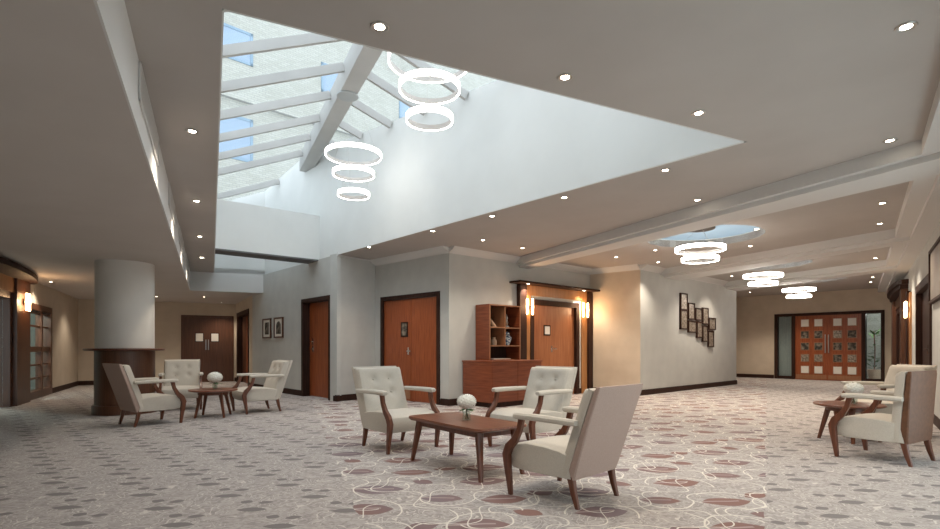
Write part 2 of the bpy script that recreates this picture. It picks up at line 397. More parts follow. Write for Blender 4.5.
near_R28 = (.77-.736, -1.0); 
o = obj('ceiling_soffit', ngon(BM(), [far_R28, FR, (1.05-.736*.8,-.8), (.77-.736*.8,-.8)], ZS, ZC+.011), 'trimw'); tag(o, 'pale soffit along the right wall', None, None, 'structure')
st = BM()
ngon(st, [isect(L1,R50), isect(L1,W3l), isect(B1o,W3l), isect(B1o,R50)], ZS+.055, ZC+.012)
ngon(st, [(.548-.736*.8,-.8), isect(B1o,R50), isect(B1o,R28), (.77-.736*.8,-.8)], ZS+.055, ZC+.012)
ngon(st, [isect(CN2,R50), isect(CF2,R50), isect(CF2,R28), isect(CN2,R28)], ZS+.055, ZC+.012)
ngon(st, [isect(CN3,R50), isect(CF3,R50), isect(CF3,R28), isect(CN3,R28)], ZS+.055, ZC+.012)
ngon(st, [isect(CN4,R50), far_R50, far_R28, isect(CN4,R28)], ZS+.055, ZC+.012)
for cf, wl in ((CF2,W5l),(CF3,W5l)):
    s = shift(cf, -.14)
    ngon(st, [isect(s,R50), isect(s,wl), isect(cf,wl), isect(cf,R50)], ZS+.055, ZC+.012)
o = obj('ceiling_step', st, 'trimw'); tag(o, 'stepped inner edges of the ceiling coffers', None, None, 'structure')
# crown moulding
def crown(bm, p, q, d=.16, z0=2.80, z1=ZC+.005):
    v = Vector((q[0]-p[0], q[1]-p[1])).normalized(); n = Vector((v.y, -v.x))
    A = []
    for c in (p, q):
        P = [(0,z0),(.015,z0),(.03,z0+.02),(d*.5,z0+.045),(d*.85,z0+.085),(d,z1),(0,z1)]
        A.append([Vector((c[0]+n.x*a, c[1]+n.y*a, z)) for a, z in P])
    loft(bm, A)
cr = BM()
for p, q in ((J1,C3),(C3,C4),(C4,C5),(C5,C6)): crown(cr, p, q)
crown(cr, W1b, J1, .02, 2.88)
o = obj('ceiling_crown', cr, 'trimw'); tag(o, 'pale crown moulding along the inner walls', None, None, 'structure')
# round rooflights
for i, (c, r) in enumerate(DOMES):
    sh = lathe(BM(), [(r,ZC+.0),(r,ZC+.13),(r+.05,ZC+.13),(r+.05,ZC+.122),(r+.0005,ZC+.122)], 48, (c[0],c[1],0), True)
    o = obj('trim_%d' % (i+3), sh, 'white', smooth=True); tag(o, 'white drum of a round rooflight', None, None, 'structure')
    o = obj('window_%d' % (i+11), lathe(BM(), [(r+.04,ZC+.131),(r+.04,ZC+.145)], 48, (c[0],c[1],0)), 'opal'); tag(o, 'opal pane of a round rooflight', None, None, 'structure')

# ---------------------------------------------------------------- skylight shaft and glazed roof
RX = 2.12; CB = .897
def gz(x, y): return 5.27 - .40*abs((x+.4925*y-RX)*CB)
RL = ((RX,0),(RX-4.925,10))
KN = isect(RL, (P1,P2)); KW = isect(RL, (P2,P3))
def shaft_wall(name, pts, out, label):            # pts along the base, top follows the glazing
    bm = BM(); t = Vector(out)*.18
    lo = [Vector((p[0],p[1],ZC+.002)) for p in pts]; hi = [Vector((p[0],p[1],gz(*p)+.02)) for p in pts]
    a = [bm.verts.new(p) for p in lo+hi[::-1]]; b = [bm.verts.new(p+Vector((t.x,t.y,0))) for p in lo+hi[::-1]]
    bm.faces.new(a); bm.faces.new(b[::-1])
    for i in range(len(a)): j = (i+1) % len(a); bm.faces.new([a[i],a[j],b[j],b[i]])
    tag(obj(name, bm, 'white'), label, None, None, 'structure')
shaft_wall('wall_shaft_right', [P2,KW,P3], (.748,.663), 'tall white wall of the skylight shaft')
shaft_wall('wall_shaft_near', [P1,KN,P2], (.44,-.897), 'near white wall of the skylight shaft')
shaft_wall('wall_shaft_left', [P4,P1], (-.897,-.44), 'left white wall of the skylight shaft')
shaft_wall('wall_shaft_end', [P3,P4], (-.49,.87), 'end wall of the skylight shaft')
# cross beam with low parapet
Lsky = (P4,P1); Wsky = (P2,P3)
fr = ((-4.75,9.80),(-3.28,11.02)); bk = ((-4.98,10.20),(-3.60,11.40))
cb = [isect(fr,Lsky), isect(fr,Wsky), isect(bk,Wsky), isect(bk,Lsky)]
o = obj('wall_shaft_parapet', ngon(BM(), cb, ZC, 3.83), 'white'); tag(o, 'low white parapet crossing the skylight shaft', None, None, 'structure')
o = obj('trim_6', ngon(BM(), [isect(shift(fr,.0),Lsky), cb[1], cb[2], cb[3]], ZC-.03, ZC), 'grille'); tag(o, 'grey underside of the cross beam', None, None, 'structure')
# glazing
def pane(name, poly, label):
    bm = BM(); top = [bm.verts.new((x,y,gz(x,y)+.03)) for x,y in poly]; lo = [bm.verts.new((x,y,gz(x,y)+.018)) for x,y in poly]
    bm.faces.new(top); bm.faces.new(lo)
    for i in range(len(poly)): j = (i+1) % len(poly); bm.faces.new([lo[i],lo[j],top[j],top[i]])
    tag(obj(name, bm, 'glass'), label, None, None, 'structure')
pane('window_1', [P1,KN,KW,P3,P4], 'left slope of skylight glass')
pane('window_2', [KN,P2,KW], 'right slope of skylight glass')
# ridge beam and rafters
rb = thing('ridge_beam', 'white steel box beam running along the skylight ridge', 'beam', (KN[0],KN[1],4.92))
b = BM(); q = Vector((KW[0]-KN[0],KW[1]-KN[1],0)); bar(b, (0,0,.17), q+Vector((0,0,.17)), .13, .17); bevel_mod(obj('beam_body', b, 'steelw', rb), .01)
d = Vector((q.x,q.y,0)).normalized(); t = (8.1-KN[1])/d.y
obj('boss_plate', lathe(BM(), [(.001,-.035),(.14,-.035),(.165,-.02),(.165,-.001),(.001,-.001)], 32, (d.x*t,d.y*t,0)), 'alum', rb, True)
SKY = [P1,P2,P3,P4]
def clip(line):                                    # chord of the (convex) outline
    pts = []
    for i in range(4):
        a, c = SKY[i], SKY[(i+1)%4]
        p = isect(line, (a,c))
        u = ((p[0]-a[0])*(c[0]-a[0])+(p[1]-a[1])*(c[1]-a[1]))/((c[0]-a[0])**2+(c[1]-a[1])**2)
        if -1e-6 <= u <= 1+1e-6: pts.append(p)
    return pts
k = 0
POSN = ['nearest the ceiling edge','second from the ceiling edge','third from the ceiling edge','fourth from the ceiling edge','fifth from the ceiling edge','sixth from the ceiling edge','seventh from the ceiling edge','eighth from the ceiling edge','ninth from the ceiling edge','farthest, at the end wall']
for n in range(10):
    Y = 5.25 + .85*n; rp = (RX-.4925*Y, Y); ln = (rp, (rp[0]+CB, rp[1]+.442))
    pts = clip(ln)
    if len(pts) < 2: continue
    for side in (-1, 1):
        e = [p for p in pts if (p[0]+.4925*p[1]-RX)*side > 0.3]
        if not e: continue
        e = sorted(e, key=lambda p: abs(p[0]+.4925*p[1]-RX)); end = e[-1]
        st_ = (rp[0]+side*CB*.14, rp[1]+side*.442*.14)
        if len(e) == 2: st_ = e[0]                 # ridge lies outside the shaft here
        elif n > 7: continue
        end = (end[0]-side*CB*.02, end[1]-side*.442*.02)
        bm = BM(); bar(bm, (st_[0],st_[1],gz(*st_)-.055), (end[0],end[1],gz(*end)-.055), .028, .06)
        o = obj('rafter', bm, 'steelw'); k += 1
        tag(o, 'slim white rafter under the %s glass slope, %s' % ('left' if side < 0 else 'right', POSN[min(n,9)]), 'rafter', 'rafters under the skylight glass')
# brick building outside
fo = Vector((-7.58,18.5)); fa = math.atan2(.681,.732)
bm = BM(); wins = [(-1.5,0,10.87,12.0),(-1.5,0,7.5,9.0),(2.58,4.1,10.87,12.0),(2.58,4.1,7.5,9.0),(6.2,7.7,10.87,12.0),(6.2,7.7,7.5,9.0),(-5.5,-4.0,10.87,12.0),(-5.5,-4.0,7.5,9.0),(10.2,11.7,10.87,12.0)]
box(bm, (-9,0,3.2), (20,.4,17)); box(bm, (-9,-.14,9.52), (20,0,9.85))
o = obj('wall_outside', bm, 'brick'); o.location = (fo.x,fo.y,0); o.rotation_euler = (0,0,fa); tag(o, 'pale brick building seen through the skylight', None, None, 'structure')
for i, (a, c, z0, z1) in enumerate(wins):
    t = thing('window_%d' % (i+20), 'blue window in the pale brick building', None, (fo.x,fo.y,0), fa, None, 'structure')
    bm = BM(); fw = .09
    box(bm,(a,-.03,z0),(a+fw,.0,z1)); box(bm,(c-fw,-.03,z0),(c,.0,z1)); box(bm,(a,-.03,z1-fw),(c,.0,z1)); box(bm,(a,-.03,z0),(c,.0,z0+fw))
    obj('window_frame', bm, 'facframe', t); obj('pane', bx((a+fw,-.012,z0+fw),(c-fw,-.002,z1-fw)), 'facwin', t)

# ---------------------------------------------------------------- column
col = thing('column', 'round white column with dark wood panelled base and bar ledge', 'column', (-5.67,8.72,0))
obj('shaft', lathe(BM(), [(.415,1.0),(.415,ZL)], 48), 'column', col, True)
obj('panelled_base', lathe(BM(), [(.425,.0),(.425,1.02)], 48), 'brown', col, True)
obj('plinth', lathe(BM(), [(.44,0),(.46,.0),(.46,.13),(.445,.15),(.425,.15)], 48), 'brown', col, True)
obj('ledge', lathe(BM(), [(.41,1.015),(.55,1.015),(.57,1.03),(.57,1.045),(.555,1.055),(.41,1.055)], 48), 'leg', col, True)

# ---------------------------------------------------------------- doors
def doorset(name, p, q, label):
    Ln, a = wallf(p, q); return thing(name, label, None, (p[0],p[1],0), a, None, 'structure')
def frame_bm(s0, s1, zt, fw, y0, y1):
    bm = BM(); box(bm,(s0,y0,0),(s0+fw,y1,zt)); box(bm,(s1-fw,y0,0),(s1,y1,zt)); box(bm,(s0+fw,y0,zt-fw),(s1-fw,y1,zt)); return bm
def lever(par, s, y, z, side=1):
    h = obj('door_handle', box(bx((s-.02,y-.008,z-.07),(s+.02,y,z+.07)), (s,y-.05,z-.01), (s+side*.12,y-.035,z+.01)), 'chrome', par)
    box_ = BM(); box(box_, (s-.01,y-.05,z-.01),(s+.01,y,z+.01)); obj('spindle', box_, 'chrome', h); return h
# 1: single door in the picture wall, set deep in its frame
d = doorset('door_1', W1a, W1b, 'single red-brown door in a dark frame left of the chairs')
obj('door_frame', frame_bm(3.07,4.44,2.13,.085,-.02,.22), 'dark', d)
lf = obj('door_leaf', bx((3.16,.14,.01),(4.35,.18,2.04)), 'door', d); lever(d, 3.32, .14, 1.04); lever(d, 3.32, .14, 1.2, 1)
# 2: double doors
d = doorset('door_2', J1, C3, 'red-brown double doors in a dark frame')
obj('door_frame', frame_bm(.20,2.01,2.12,.085,-.02,.22), 'dark', d)
for s0, s1 in ((.285,1.143),(1.155,1.925)):
    lf = obj('door_leaf', bx((s0,.02,.01),(s1,.06,2.03)), 'door', d)
    if s0 < 1:
        bm = BM(); box(bm,(.84,.01,1.28),(1.06,.02,1.58)); vf = obj('vision_frame', bm, 'dark', lf); obj('vision_pane', bx((.87,.004,1.31),(1.03,.012,1.55)), 'ink', lf)
obj('door_stop', bx((1.10,.062,0),(1.20,.08,2.03)), 'dark', d); lever(d, 1.07, .02, 1.0); obj('kick_plate', bx((.32,.015,.05),(1.12,.02,.24)), 'edge', d)
# 3: lit doorway by the desk
d = doorset('door_3', C3, C4, 'lit doorway with honey wood surround and canopy')
bm = frame_bm(1.99,4.19,2.385,.22,-.03,.0); obj('veneer_surround', bm, 'honey', d)
obj('door_frame', frame_bm(2.18,3.86,2.09,.11,-.045,.22), 'dark', d)
for s in ((1.80,2.01),(4.17,4.32)): obj('pilaster', bx((s[0],-.09,0),(s[1],0,2.37)), 'dark', d)
cp = obj('canopy', bx((1.58,-.30,2.375),(4.32,0,2.415), .008), 'dark', d)
for s0, s1 in ((2.29,3.02),(3.02,3.75)):
    lf = obj('door_leaf', bx((s0,.03,.0),(s1,.07,1.98)), 'door2', d)
obj('vision_frame', bx((2.68,.02,1.33),(2.90,.03,1.56)), 'dark', d); obj('vision_pane', bx((2.71,.012,1.36),(2.87,.022,1.53)), 'paper', d); lever(d, 2.95, .03, 1.04)
# 4: narrow door in the return
d = doorset('door_4', RT1, W1a, 'narrow dark door in the short return wall')
obj('door_frame', frame_bm(.35,2.75,2.14,.12,-.02,.2), 'dark', d)
obj('door_leaf', bx((.47,.14,.01),(2.63,.18,2.02)), 'brown', d); lever(d, 1.9, .14, 1.04); obj('door_panel', bx((1.30,.13,.02),(2.4,.14,2.0)), 'door', d)
# 5: brown double doors at the back
d = doorset('door_5', BL1, RT1, 'brown double doors with two small white panes at the back')
obj('door_frame', frame_bm(2.57,4.04,2.07,.05,-.015,.2), 'brown', d)
for s0, s1, w0 in ((2.62,3.305,2.97),(3.305,3.99,3.40)):
    lf = obj('door_leaf', bx((s0,.03,0),(s1,.07,2.03)), 'brown', d)
    obj('vision_frame', bx((w0-.02,.02,1.25),(w0+.22,.03,1.53)), 'dark', lf); obj('vision_pane', bx((w0,.012,1.27),(w0+.2,.022,1.51)), 'paper', lf)
    k = w0+.28 if s0 < 3 else w0-.08
    bm = BM(); box(bm,(k-.012,-.02,1.0),(k+.012,0,1.32)); box(bm,(k-.008,0,1.02),(k+.008,.03,1.05)); box(bm,(k-.008,0,1.27),(k+.008,.03,1.30)); obj('door_handle', bm, 'steel', lf)
# 6: far panelled doors with sidelights
d = doorset('door_6', FL, FR, 'far double doors with rows of small square panes and sidelights')
S0, S1 = 2.57, 5.63
bm = frame_bm(S0,S1,2.23,.09,-.03,.2); box(bm,(3.10,-.03,0),(3.20,.2,2.14)); box(bm,(5.05,-.03,0),(5.15,.2,2.14)); obj('door_frame', bm, 'dark', d)
for s0, s1, cs in ((3.20,4.125,(3.38,3.77)),(4.125,5.05,(4.30,4.69))):
    lf = obj('door_leaf', bx((s0,.02,0),(s1,.07,2.14)), 'door', d)
    for r in range(5):
        for c in cs:
            z = .22 + r*.39
            nm = 'paper' if r in (0,4) else 'inky'
            fr_ = obj('pane_frame', bx((c-.02,.012,z-.02),(c+.24,.02,z+.25)), 'edge', lf)
            obj('square_pane', bx((c,.004,z),(c+.22,.013,z+.23)), 'paper' if r in (0,4) else ('silver' if (r+int(c*7)) % 3 == 0 else 'ink'), fr_)
    obj('kick_plate', bx((s0+.02,.014,.03),(s1-.02,.02,.17)), 'edge', lf)
    k = 4.08 if s0 < 4 else 4.17
    obj('door_handle', bx((k-.012,-.03,.9),(k+.012,-.005,1.5)), 'steel', lf)
obj('sidelight_pane', bx((2.66,.08,.10),(3.10,.09,2.14)), 'pane', d); obj('curtain', bx((2.62,.14,.02),(3.12,.17,2.2)), 'curtain', d)
obj('sidelight_pane', bx((5.15,.08,.10),(5.54,.09,2.14)), 'pane', d)
bm = BM(); box(bm,(2.66,.0,0),(3.10,.16,.10)); box(bm,(5.15,.0,0),(5.54,.16,.10)); obj('sill', bm, 'dark', d)
# 7: glazed door under the curved canopy
d = doorset('door_7', BL0, BL1, 'glazed doorway under a curved wooden canopy on the left')
obj('door_frame', frame_bm(11.3,13.62,2.07,.12,-.03,.2), 'brown', d); lf = obj('door_leaf', bx((12.4,.05,.02),(12.5,.1,1.95)), 'brown', d)
obj('pane', bx((11.42,.07,.02),(13.5,.08,1.95)), 'pane', d)
obj('pilaster', bx((13.62,-.10,0),(14.48,0,2.35)), 'brown', d); obj('pilaster', bx((10.5,-.10,0),(11.3,0,2.35)), 'brown', d)
obj('header', bx((11.3,-.06,2.07),(13.62,0,2.35)), 'honey', d)
arc_ = [(9.9 + 4.75*t, -.12-.33*math.sin(PI*min(1,max(0,t)))**.6) for t in [i/24 for i in range(25)]]
bm = BM(); ngon(bm, [(9.9,0)]+arc_+[(14.65,0)], 2.33, 2.42); obj('canopy', bm, 'dark', d)
# window: glazed screen left
d = doorset('window_3', BL0, BL1, 'dark framed glazed screen with horizontal bars on the left wall')
bm = frame_bm(14.6,16.6,1.98,.13,-.03,.2); box(bm,(14.73,-.03,.0),(16.47,.12,.16)); box(bm,(15.75,-.01,.16),(15.86,.1,1.86))
for z in (.42,.70,1.52,1.80): box(bm,(14.73,.02,z-.018),(16.47,.07,z+.018))
box(bm,(14.73,0,.98),(16.47,.1,1.09)); obj('window_frame', bm, 'brown', d); obj('pane', bx((14.7,.04,.16),(16.5,.05,1.9)), 'pane', d)
# right wall doors
d = doorset('door_8', FR, RN, 'dark double doors on the right wall')
bm = frame_bm(7.9,10.35,2.17,.13,-.03,.22); obj('door_frame', bm, 'dark', d)
for s0, s1 in ((8.03,9.12),(9.13,10.22)):
    lf = obj('door_leaf', bx((s0,.06,.01),(s1,.1,2.04)), 'dark', d); lever(lf, 9.05 if s0 < 9 else 9.2, .06, 1.04, -1 if s0 < 9 else 1)
d = doorset('door_9', FR, RN, 'doorway on the right wall under a curved canopy')
obj('door_frame', frame_bm(1.6,5.0,2.12,.14,-.03,.22), 'dark', d)
for s0, s1 in ((1.74,3.30),(3.31,4.86)): obj('door_leaf', bx((s0,.06,.01),(s1,.1,1.98)), 'door', d)
obj('header', bx((1.4,-.06,2.12),(5.2,0,2.5)), 'brown', d)
obj('pilaster', bx((5.0,-.12,0),(5.55,0,2.45)), 'brown', d); obj('pilaster', bx((1.1,-.12,0),(1.6,0,2.45)), 'brown', d)
arc_ = [(.95 + 4.8*t, -.12-.16*math.sin(PI*t)**.55) for t in [i/24 for i in range(25)]]
bm = BM(); ngon(bm, [(.95,0)]+arc_+[(5.75,0)], 2.45, 2.55); ngon(bm, [(1.05,0)]+[(s,y*.8) for s,y in arc_[1:-1]]+[(5.65,0)], 2.36, 2.45); obj('canopy', bm, 'dark', d)
obj('honey_strip', bx((6.25,-.03,0),(6.6,0,2.2)), 'honey', d); obj('side_post', bx((5.95,-.06,0),(6.25,0,2.25)), 'dark', d)
# unseen window added on the right wall to let in fill daylight
d = doorset('window_4', FR, RN, 'large unseen window added in the right wall to let in fill light')
bm = frame_bm(13.6,19.5,2.3,.08,0,.2)
for s in (15.5,17.5): box(bm,(s-.03,.04,0),(s+.03,.14,2.22))
obj('window_frame', bm, 'brown', d); obj('pane', bx((13.68,.08,.02),(19.42,.09,2.22)), 'pane', d)

# spaces glimpsed through the glazing
d = doorset('wall_lobby_far', FL, FR, 'dim lobby beyond the far doors')
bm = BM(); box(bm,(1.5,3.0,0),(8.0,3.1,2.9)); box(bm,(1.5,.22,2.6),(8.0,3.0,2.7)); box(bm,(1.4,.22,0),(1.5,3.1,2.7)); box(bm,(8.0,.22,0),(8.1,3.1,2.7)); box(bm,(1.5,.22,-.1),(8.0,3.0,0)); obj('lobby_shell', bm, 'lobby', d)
l = bpy.data.lights.new('lobby_fill','POINT'); l.energy = 70; l.color = (1,.95,.88); l.shadow_soft_size = .15  # added point light without a fitting, brightens what the sidelights show
lo = bpy.data.objects.new('lobby_fill', l); COL.objects.link(lo); lo.parent = d; lo.location = (5.2,1.2,2.3)
pl = thing('potted_plant', 'leafy green potted plant seen through the right sidelight of the far doors', 'plant', (d.location.x+math.cos(d.rotation_euler.z)*5.17-math.sin(d.rotation_euler.z)*1.2, d.location.y+math.sin(d.rotation_euler.z)*5.17+math.cos(d.rotation_euler.z)*1.2, 0))
obj('pot', lathe(BM(), [(.001,0),(.15,0),(.20,.35),(.17,.35),(.16,.30),(.001,.30)], 20), 'ceram', pl, True)
bm = BM(); rn = random.Random(3)
for k in range(70):
    a = rn.random()*2*PI; h0 = .35+rn.random()*1.3; L_ = .16+rn.random()*.16; u = Vector((math.cos(a),math.sin(a),rn.uniform(-.2,.6))).normalized(); w_ = u.cross(Vector((0,0,1))).normalized(); c = Vector((math.cos(a)*.06,math.sin(a)*.06,h0))
    vs = [bm.verts.new(p) for p in (c, c+u*L_*.5+w_*.045, c+u*L_, c+u*L_*.5-w_*.045)]; bm.faces.new(vs)
obj('foliage', bm, 'leaf', pl); obj('stem', tube(BM(), [(0,0,.3),(.02,0,1.0),(0,.02,1.6)], .018), 'leg', pl, True)
d = doorset('wall_lobby_left', BL0, BL1, 'room beyond the left glazed doors')
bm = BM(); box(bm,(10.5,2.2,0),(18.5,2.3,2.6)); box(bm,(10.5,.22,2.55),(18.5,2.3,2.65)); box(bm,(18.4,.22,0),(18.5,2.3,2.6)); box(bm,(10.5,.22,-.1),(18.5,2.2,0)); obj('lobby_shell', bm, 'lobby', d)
l = bpy.data.lights.new('lobby_fill','POINT'); l.energy = 150; l.color = (.88,1,.96); l.shadow_soft_size = .15  # added point light without a fitting, brightens the left glass panes
lo = bpy.data.objects.new('lobby_fill', l); COL.objects.link(lo); lo.parent = d; lo.location = (14.6,1.0,2.3)

# wall sconces: two upright glass tubes on a bronze bar
def sconce(p, q, s, z, label, yo, n=2, pw=9):
    Ln, a = wallf(p, q); v = Vector((math.cos(a),math.sin(a))); nn = Vector((v.y,-v.x))
    base = Vector((p[0],p[1]))+v*s+nn*yo
    t = thing('wall_sconce', label, 'wall light', (base.x,base.y,z), a, 'glass tube wall lights')
    bm = bx((-.05,-.025,-.06),(.05,0,.06),.006); box(bm,(-.11,-.07,-.012),(.11,-.05,.012)); box(bm,(-.012,-.06,-.01),(.012,0,.01)); obj('bracket', bm, 'darkmetal', t)
    for x in (-.085,.085):
        obj('glass_tube', lathe(BM(), [(.001,-.17),(.02,-.165),(.023,-.15),(.023,-.02),(.028,-.015),(.028,.015),(.023,.02),(.023,.15),(.02,.165),(.001,.17)], 16, (x,-.06,0)), 'tube', t, True)
    l = bpy.data.lights.new('sconce_light','POINT'); l.energy = pw; l.color = (1,.62,.33); l.shadow_soft_size = .05
    lo = bpy.data.objects.new('sconce_light', l); COL.objects.link(lo); lo.parent = t; lo.location = (0,-.20,0)
sconce(C3, C4, 2.10, 1.92, 'lit wall sconce on the left jamb of the honey wood doorway', .03)
sconce(C3, C4, 4.03, 1.94, 'lit wall sconce on the right jamb of the honey wood doorway', .03)
sconce(BL0, BL1, 14.05, 1.93, 'lit wall sconce on the brown pilaster at the far left', .10)
sconce(FR, RN, 6.42, 1.85, 'wall sconce on the right wall beside the distant doorway', .03, pw=3)

# ---------------------------------------------------------------- pictures and mosaic
def local(p, q, name, label, cat, s, z, group=None, yo=0):
    Ln, a = wallf(p, q); v = Vector((math.cos(a),math.sin(a))); nn = Vector((v.y,-v.x)); b = Vector((p[0],p[1]))+v*s+nn*yo
    return thing(name, label, cat, (b.x,b.y,z), a, group)
for s, lab in ((1.06,'small framed print, left one of the two on the pale wall'), (1.80,'small framed print with a dark arch, right one of the two on the pale wall')):
    t = local(W1a, W1b, 'framed_picture', lab, 'picture', s, 1.545, 'framed prints on the pale wall')
    hw, hh = .265, .245
    bm = BM(); box(bm,(-hw,-.035,-hh),(-hw+.035,0,hh)); box(bm,(hw-.035,-.035,-hh),(hw,0,hh)); box(bm,(-hw+.035,-.035,hh-.035),(hw-.035,0,hh)); box(bm,(-hw+.035,-.035,-hh),(hw-.035,0,-hh+.035))
    obj('picture_frame', bm, 'brown', t); obj('mount', bx((-hw+.03,-.018,-hh+.03),(hw-.03,-.002,hh-.03)), 'paper', t)
    if s < 1.5: obj('print', box(box(bx((-.13,-.022,-.15),(.13,-.018,.15)), (-.13,-.024,.08),(.13,-.02,.12)), (-.02,-.024,-.15),(.02,-.02,.15)), 'ink', t)
    else:
        bm = BM(); pts = [(-.14,-.15),(.14,-.15)]+[(.14*math.cos(u),.02+.13*math.sin(u)) for u in [PI*i/12 for i in range(13)]]
        A = [bm.verts.new((x,-.022,z)) for x,z in pts]; B = [bm.verts.new((x,-.018,z)) for x,z in pts]; bm.faces.new(A); bm.faces.new(B)
        for i in range(len(A)): j=(i+1)%len(A); bm.faces.new([A[i],A[j],B[j],B[i]])
        obj('print', bm, 'ink', t)
MO = [(1.85,2.22,2.00,2.42,'tall upper left'),(1.85,2.22,1.52,2.00,'tall lower left'),(2.27,2.62,1.78,2.20,'second column upper'),(2.27,2.72,1.45,1.75,'second column lower'),
      (2.68,3.05,1.77,2.09,'third column upper'),(2.76,3.07,1.32,1.745,'third column lower'),(3.10,3.44,1.68,2.12,'fourth column upper'),(3.10,3.40,1.22,1.65,'fourth column lower'),
      (3.48,3.90,1.545,1.87,'rightmost column upper'),(3.44,3.78,1.08,1.52,'rightmost column lower')]
for a, c, z0, z1, lab in MO:
    t = local(C5, C6, 'mosaic_panel', 'framed speckled silver panel on the white pier wall, '+lab, 'wall art', (a+c)/2, (z0+z1)/2, 'stepped wall panels on the pier')
    hw, hh = (c-a)/2, (z1-z0)/2; f = .028
    bm = BM(); box(bm,(-hw,-.05,-hh),(-hw+f,0,hh)); box(bm,(hw-f,-.05,-hh),(hw,0,hh)); box(bm,(-hw+f,-.05,hh-f),(hw-f,0,hh)); box(bm,(-hw+f,-.05,-hh),(hw-f,0,-hh+f)); obj('panel_frame', bm, 'dark', t)
    obj('panel_face', bx((-hw+.02,-.035,-hh+.02),(hw-.02,-.002,hh-.02)), 'silver', t)
# mirror or screen at the right edge
t = local(FR, RN, 'wall_picture', 'thin dark framed panel high on the right wall at the picture edge', 'picture', 11.55, 2.07)
bm = BM(); box(bm,(-1.1,-.05,-.38),(-1.06,0,.38)); box(bm,(1.06,-.05,-.38),(1.1,0,.38)); box(bm,(-1.06,-.05,.34),(1.06,0,.38)); box(bm,(-1.06,-.05,-.38),(1.06,0,-.34)); obj('panel_frame', bm, 'dark', t)
obj('panel_face', bx((-1.07,-.03,-.35),(1.07,-.002,.35)), 'brownish', t)

# bulkhead grilles
Lb, ab = wallf(E1, (.143,-1.23))
gl = [(3.37,4.63,'nearest'),(5.85,6.85,'second'),(7.9,9.2,'third'),(10.2,11.4,'farthest')]
for y0, y1, lab in gl:
    d_ = Vector((.143-E1[0], -1.23-E1[1])).normalized(); n_ = bn
    ym = (y0+y1)/2; tt = (ym-E1[1])/d_.y; hl = (y1-y0)/2/abs(d_.y)
    c = Vector((E1[0],E1[1]))+d_*tt+n_*.014
    t = thing('air_grille', 'long slatted air grille in the pale bulkhead face, %s of four' % lab, 'vent', (c.x,c.y,2.765), math.atan2(d_.y,d_.x), 'bulkhead air grilles')
    # local +Y must point into the room
    s = 1 if (Vector((-d_.y,d_.x)).dot(n_) > 0) else -1
    bm = BM(); hh = .125
    for a_, b_ in (((-hl,-hh),(hl,-hh+.015)),((-hl,hh-.015),(hl,hh)),((-hl,-hh),(-hl+.02,hh)),((hl-.02,-hh),(hl,hh))):
        box(bm, (a_[0],min(0,s*.012),a_[1]), (b_[0],max(0,s*.012),b_[1]))
    obj('grille_frame', bm, 'trimw', t)
    bm = BM()
    for k in range(12):
        z = -hh+.024+k*.0185; box(bm,(-hl+.02,min(0,s*.008),z-.003),(hl-.02,max(0,s*.008),z+.003))
    obj('slats', bm, 'trimw', t); obj('backing', bx((-hl+.015,min(0,s*.002),-hh+.012),(hl-.015,max(0,s*.002),hh-.012)), 'grille', t)

# ---------------------------------------------------------------- reception desk and shelf
Ln, a3 = wallf(C3, C4)
desk = local(C3, C4, 'reception_desk', 'reddish wooden reception desk against the pale wall', 'desk', .31, 0)
bm = bx((0,-.80,.09),(1.33,-.03,.80)); o = obj('cabinet', bm, 'desk', desk)
obj('plinth', bx((.03,-.77,0),(1.30,-.03,.09)), 'dark', desk)
bevel_mod(obj('worktop', bx((-.015,-.82,.80),(1.345,-.02,.83)), 'edge', desk), .004).data.materials[0] = M['desk']
obj('front_panel', bx((.02,-.806,.11),(.66,-.80,.79)), 'desk', desk); obj('front_panel', bx((.67,-.806,.11),(1.31,-.80,.79)), 'desk', desk)
sh = local(C3, C4, 'shelf_unit', 'reddish wooden open shelf unit standing at the back of the desk', 'shelf', .64, .83)
D, Wd, Hh = .40, .84, 1.05
for x in (0, Wd-.025): obj('side_panel', bx((x,-D,0),(x+.025,-.02,Hh)), 'desk', sh)
obj('back_panel', bx((.025,-.035,0),(Wd-.025,-.02,Hh)), 'dark', sh)
obj('top_panel', bx((.025,-D,Hh-.025),(Wd-.025,-.035,Hh)), 'desk', sh)
for z in (.26,.605): obj('shelf', bx((.025,-D+.003,z),(Wd-.025,-.035,z+.022)), 'edge', sh)
obj('divider', bx((.41,-D+.003,.282),(.432,-.035,Hh-.025)), 'edge', sh)
obj('lipping', box(box(bx((0,-D-.004,0),(.025,-D,Hh)), (Wd-.025,-D-.004,0),(Wd,-D,Hh)), (0,-D-.004,Hh-.02),(Wd,-D,Hh)), 'edge', sh)
def on_shelf(name, label, cat, x, y, z): return local(C3, C4, name, label, cat, .64+x, .83+z, None, -y)
ZA, ZB = .627, .282
t = on_shelf('figurine', 'slanted pale figurine in the upper left shelf compartment', 'ornament', .2, -.26, ZA)
bm = BM(); tube(bm, [(-.08,0,.15),(-.02,0,.11),(.04,0,.05),(.08,0,.012)], .03, 10); obj('figure', bm, 'ceram', t, True); obj('foot', bx((-.09,-.04,0),(.10,.04,.012)), 'ceram', t); obj('head', lathe(BM(), [(.001,-.028),(.02,-.018),(.028,0),(.02,.018),(.001,.028)], 12, (-.09,0,.165)), 'ceram', t, True)
t = on_shelf('tower_ornament', 'tall slim ornament in the upper right shelf compartment', 'ornament', .62, -.24, ZA)
obj('tower', lathe(BM(), [(.05,0),(.05,.03),(.02,.05),(.035,.10),(.018,.14),(.03,.19),(.014,.23),(.001,.27)], 14), 'steel', t, True)
t = tag(obj('jar', lathe(BM(), [(.001,0),(.05,0),(.055,.05),(.05,.14),(.03,.17),(.034,.20),(.001,.2)], 16), 'ceram', None, True), 'taller beige ceramic bottle in the middle left compartment', 'bottle', 'beige bottles on the shelf')
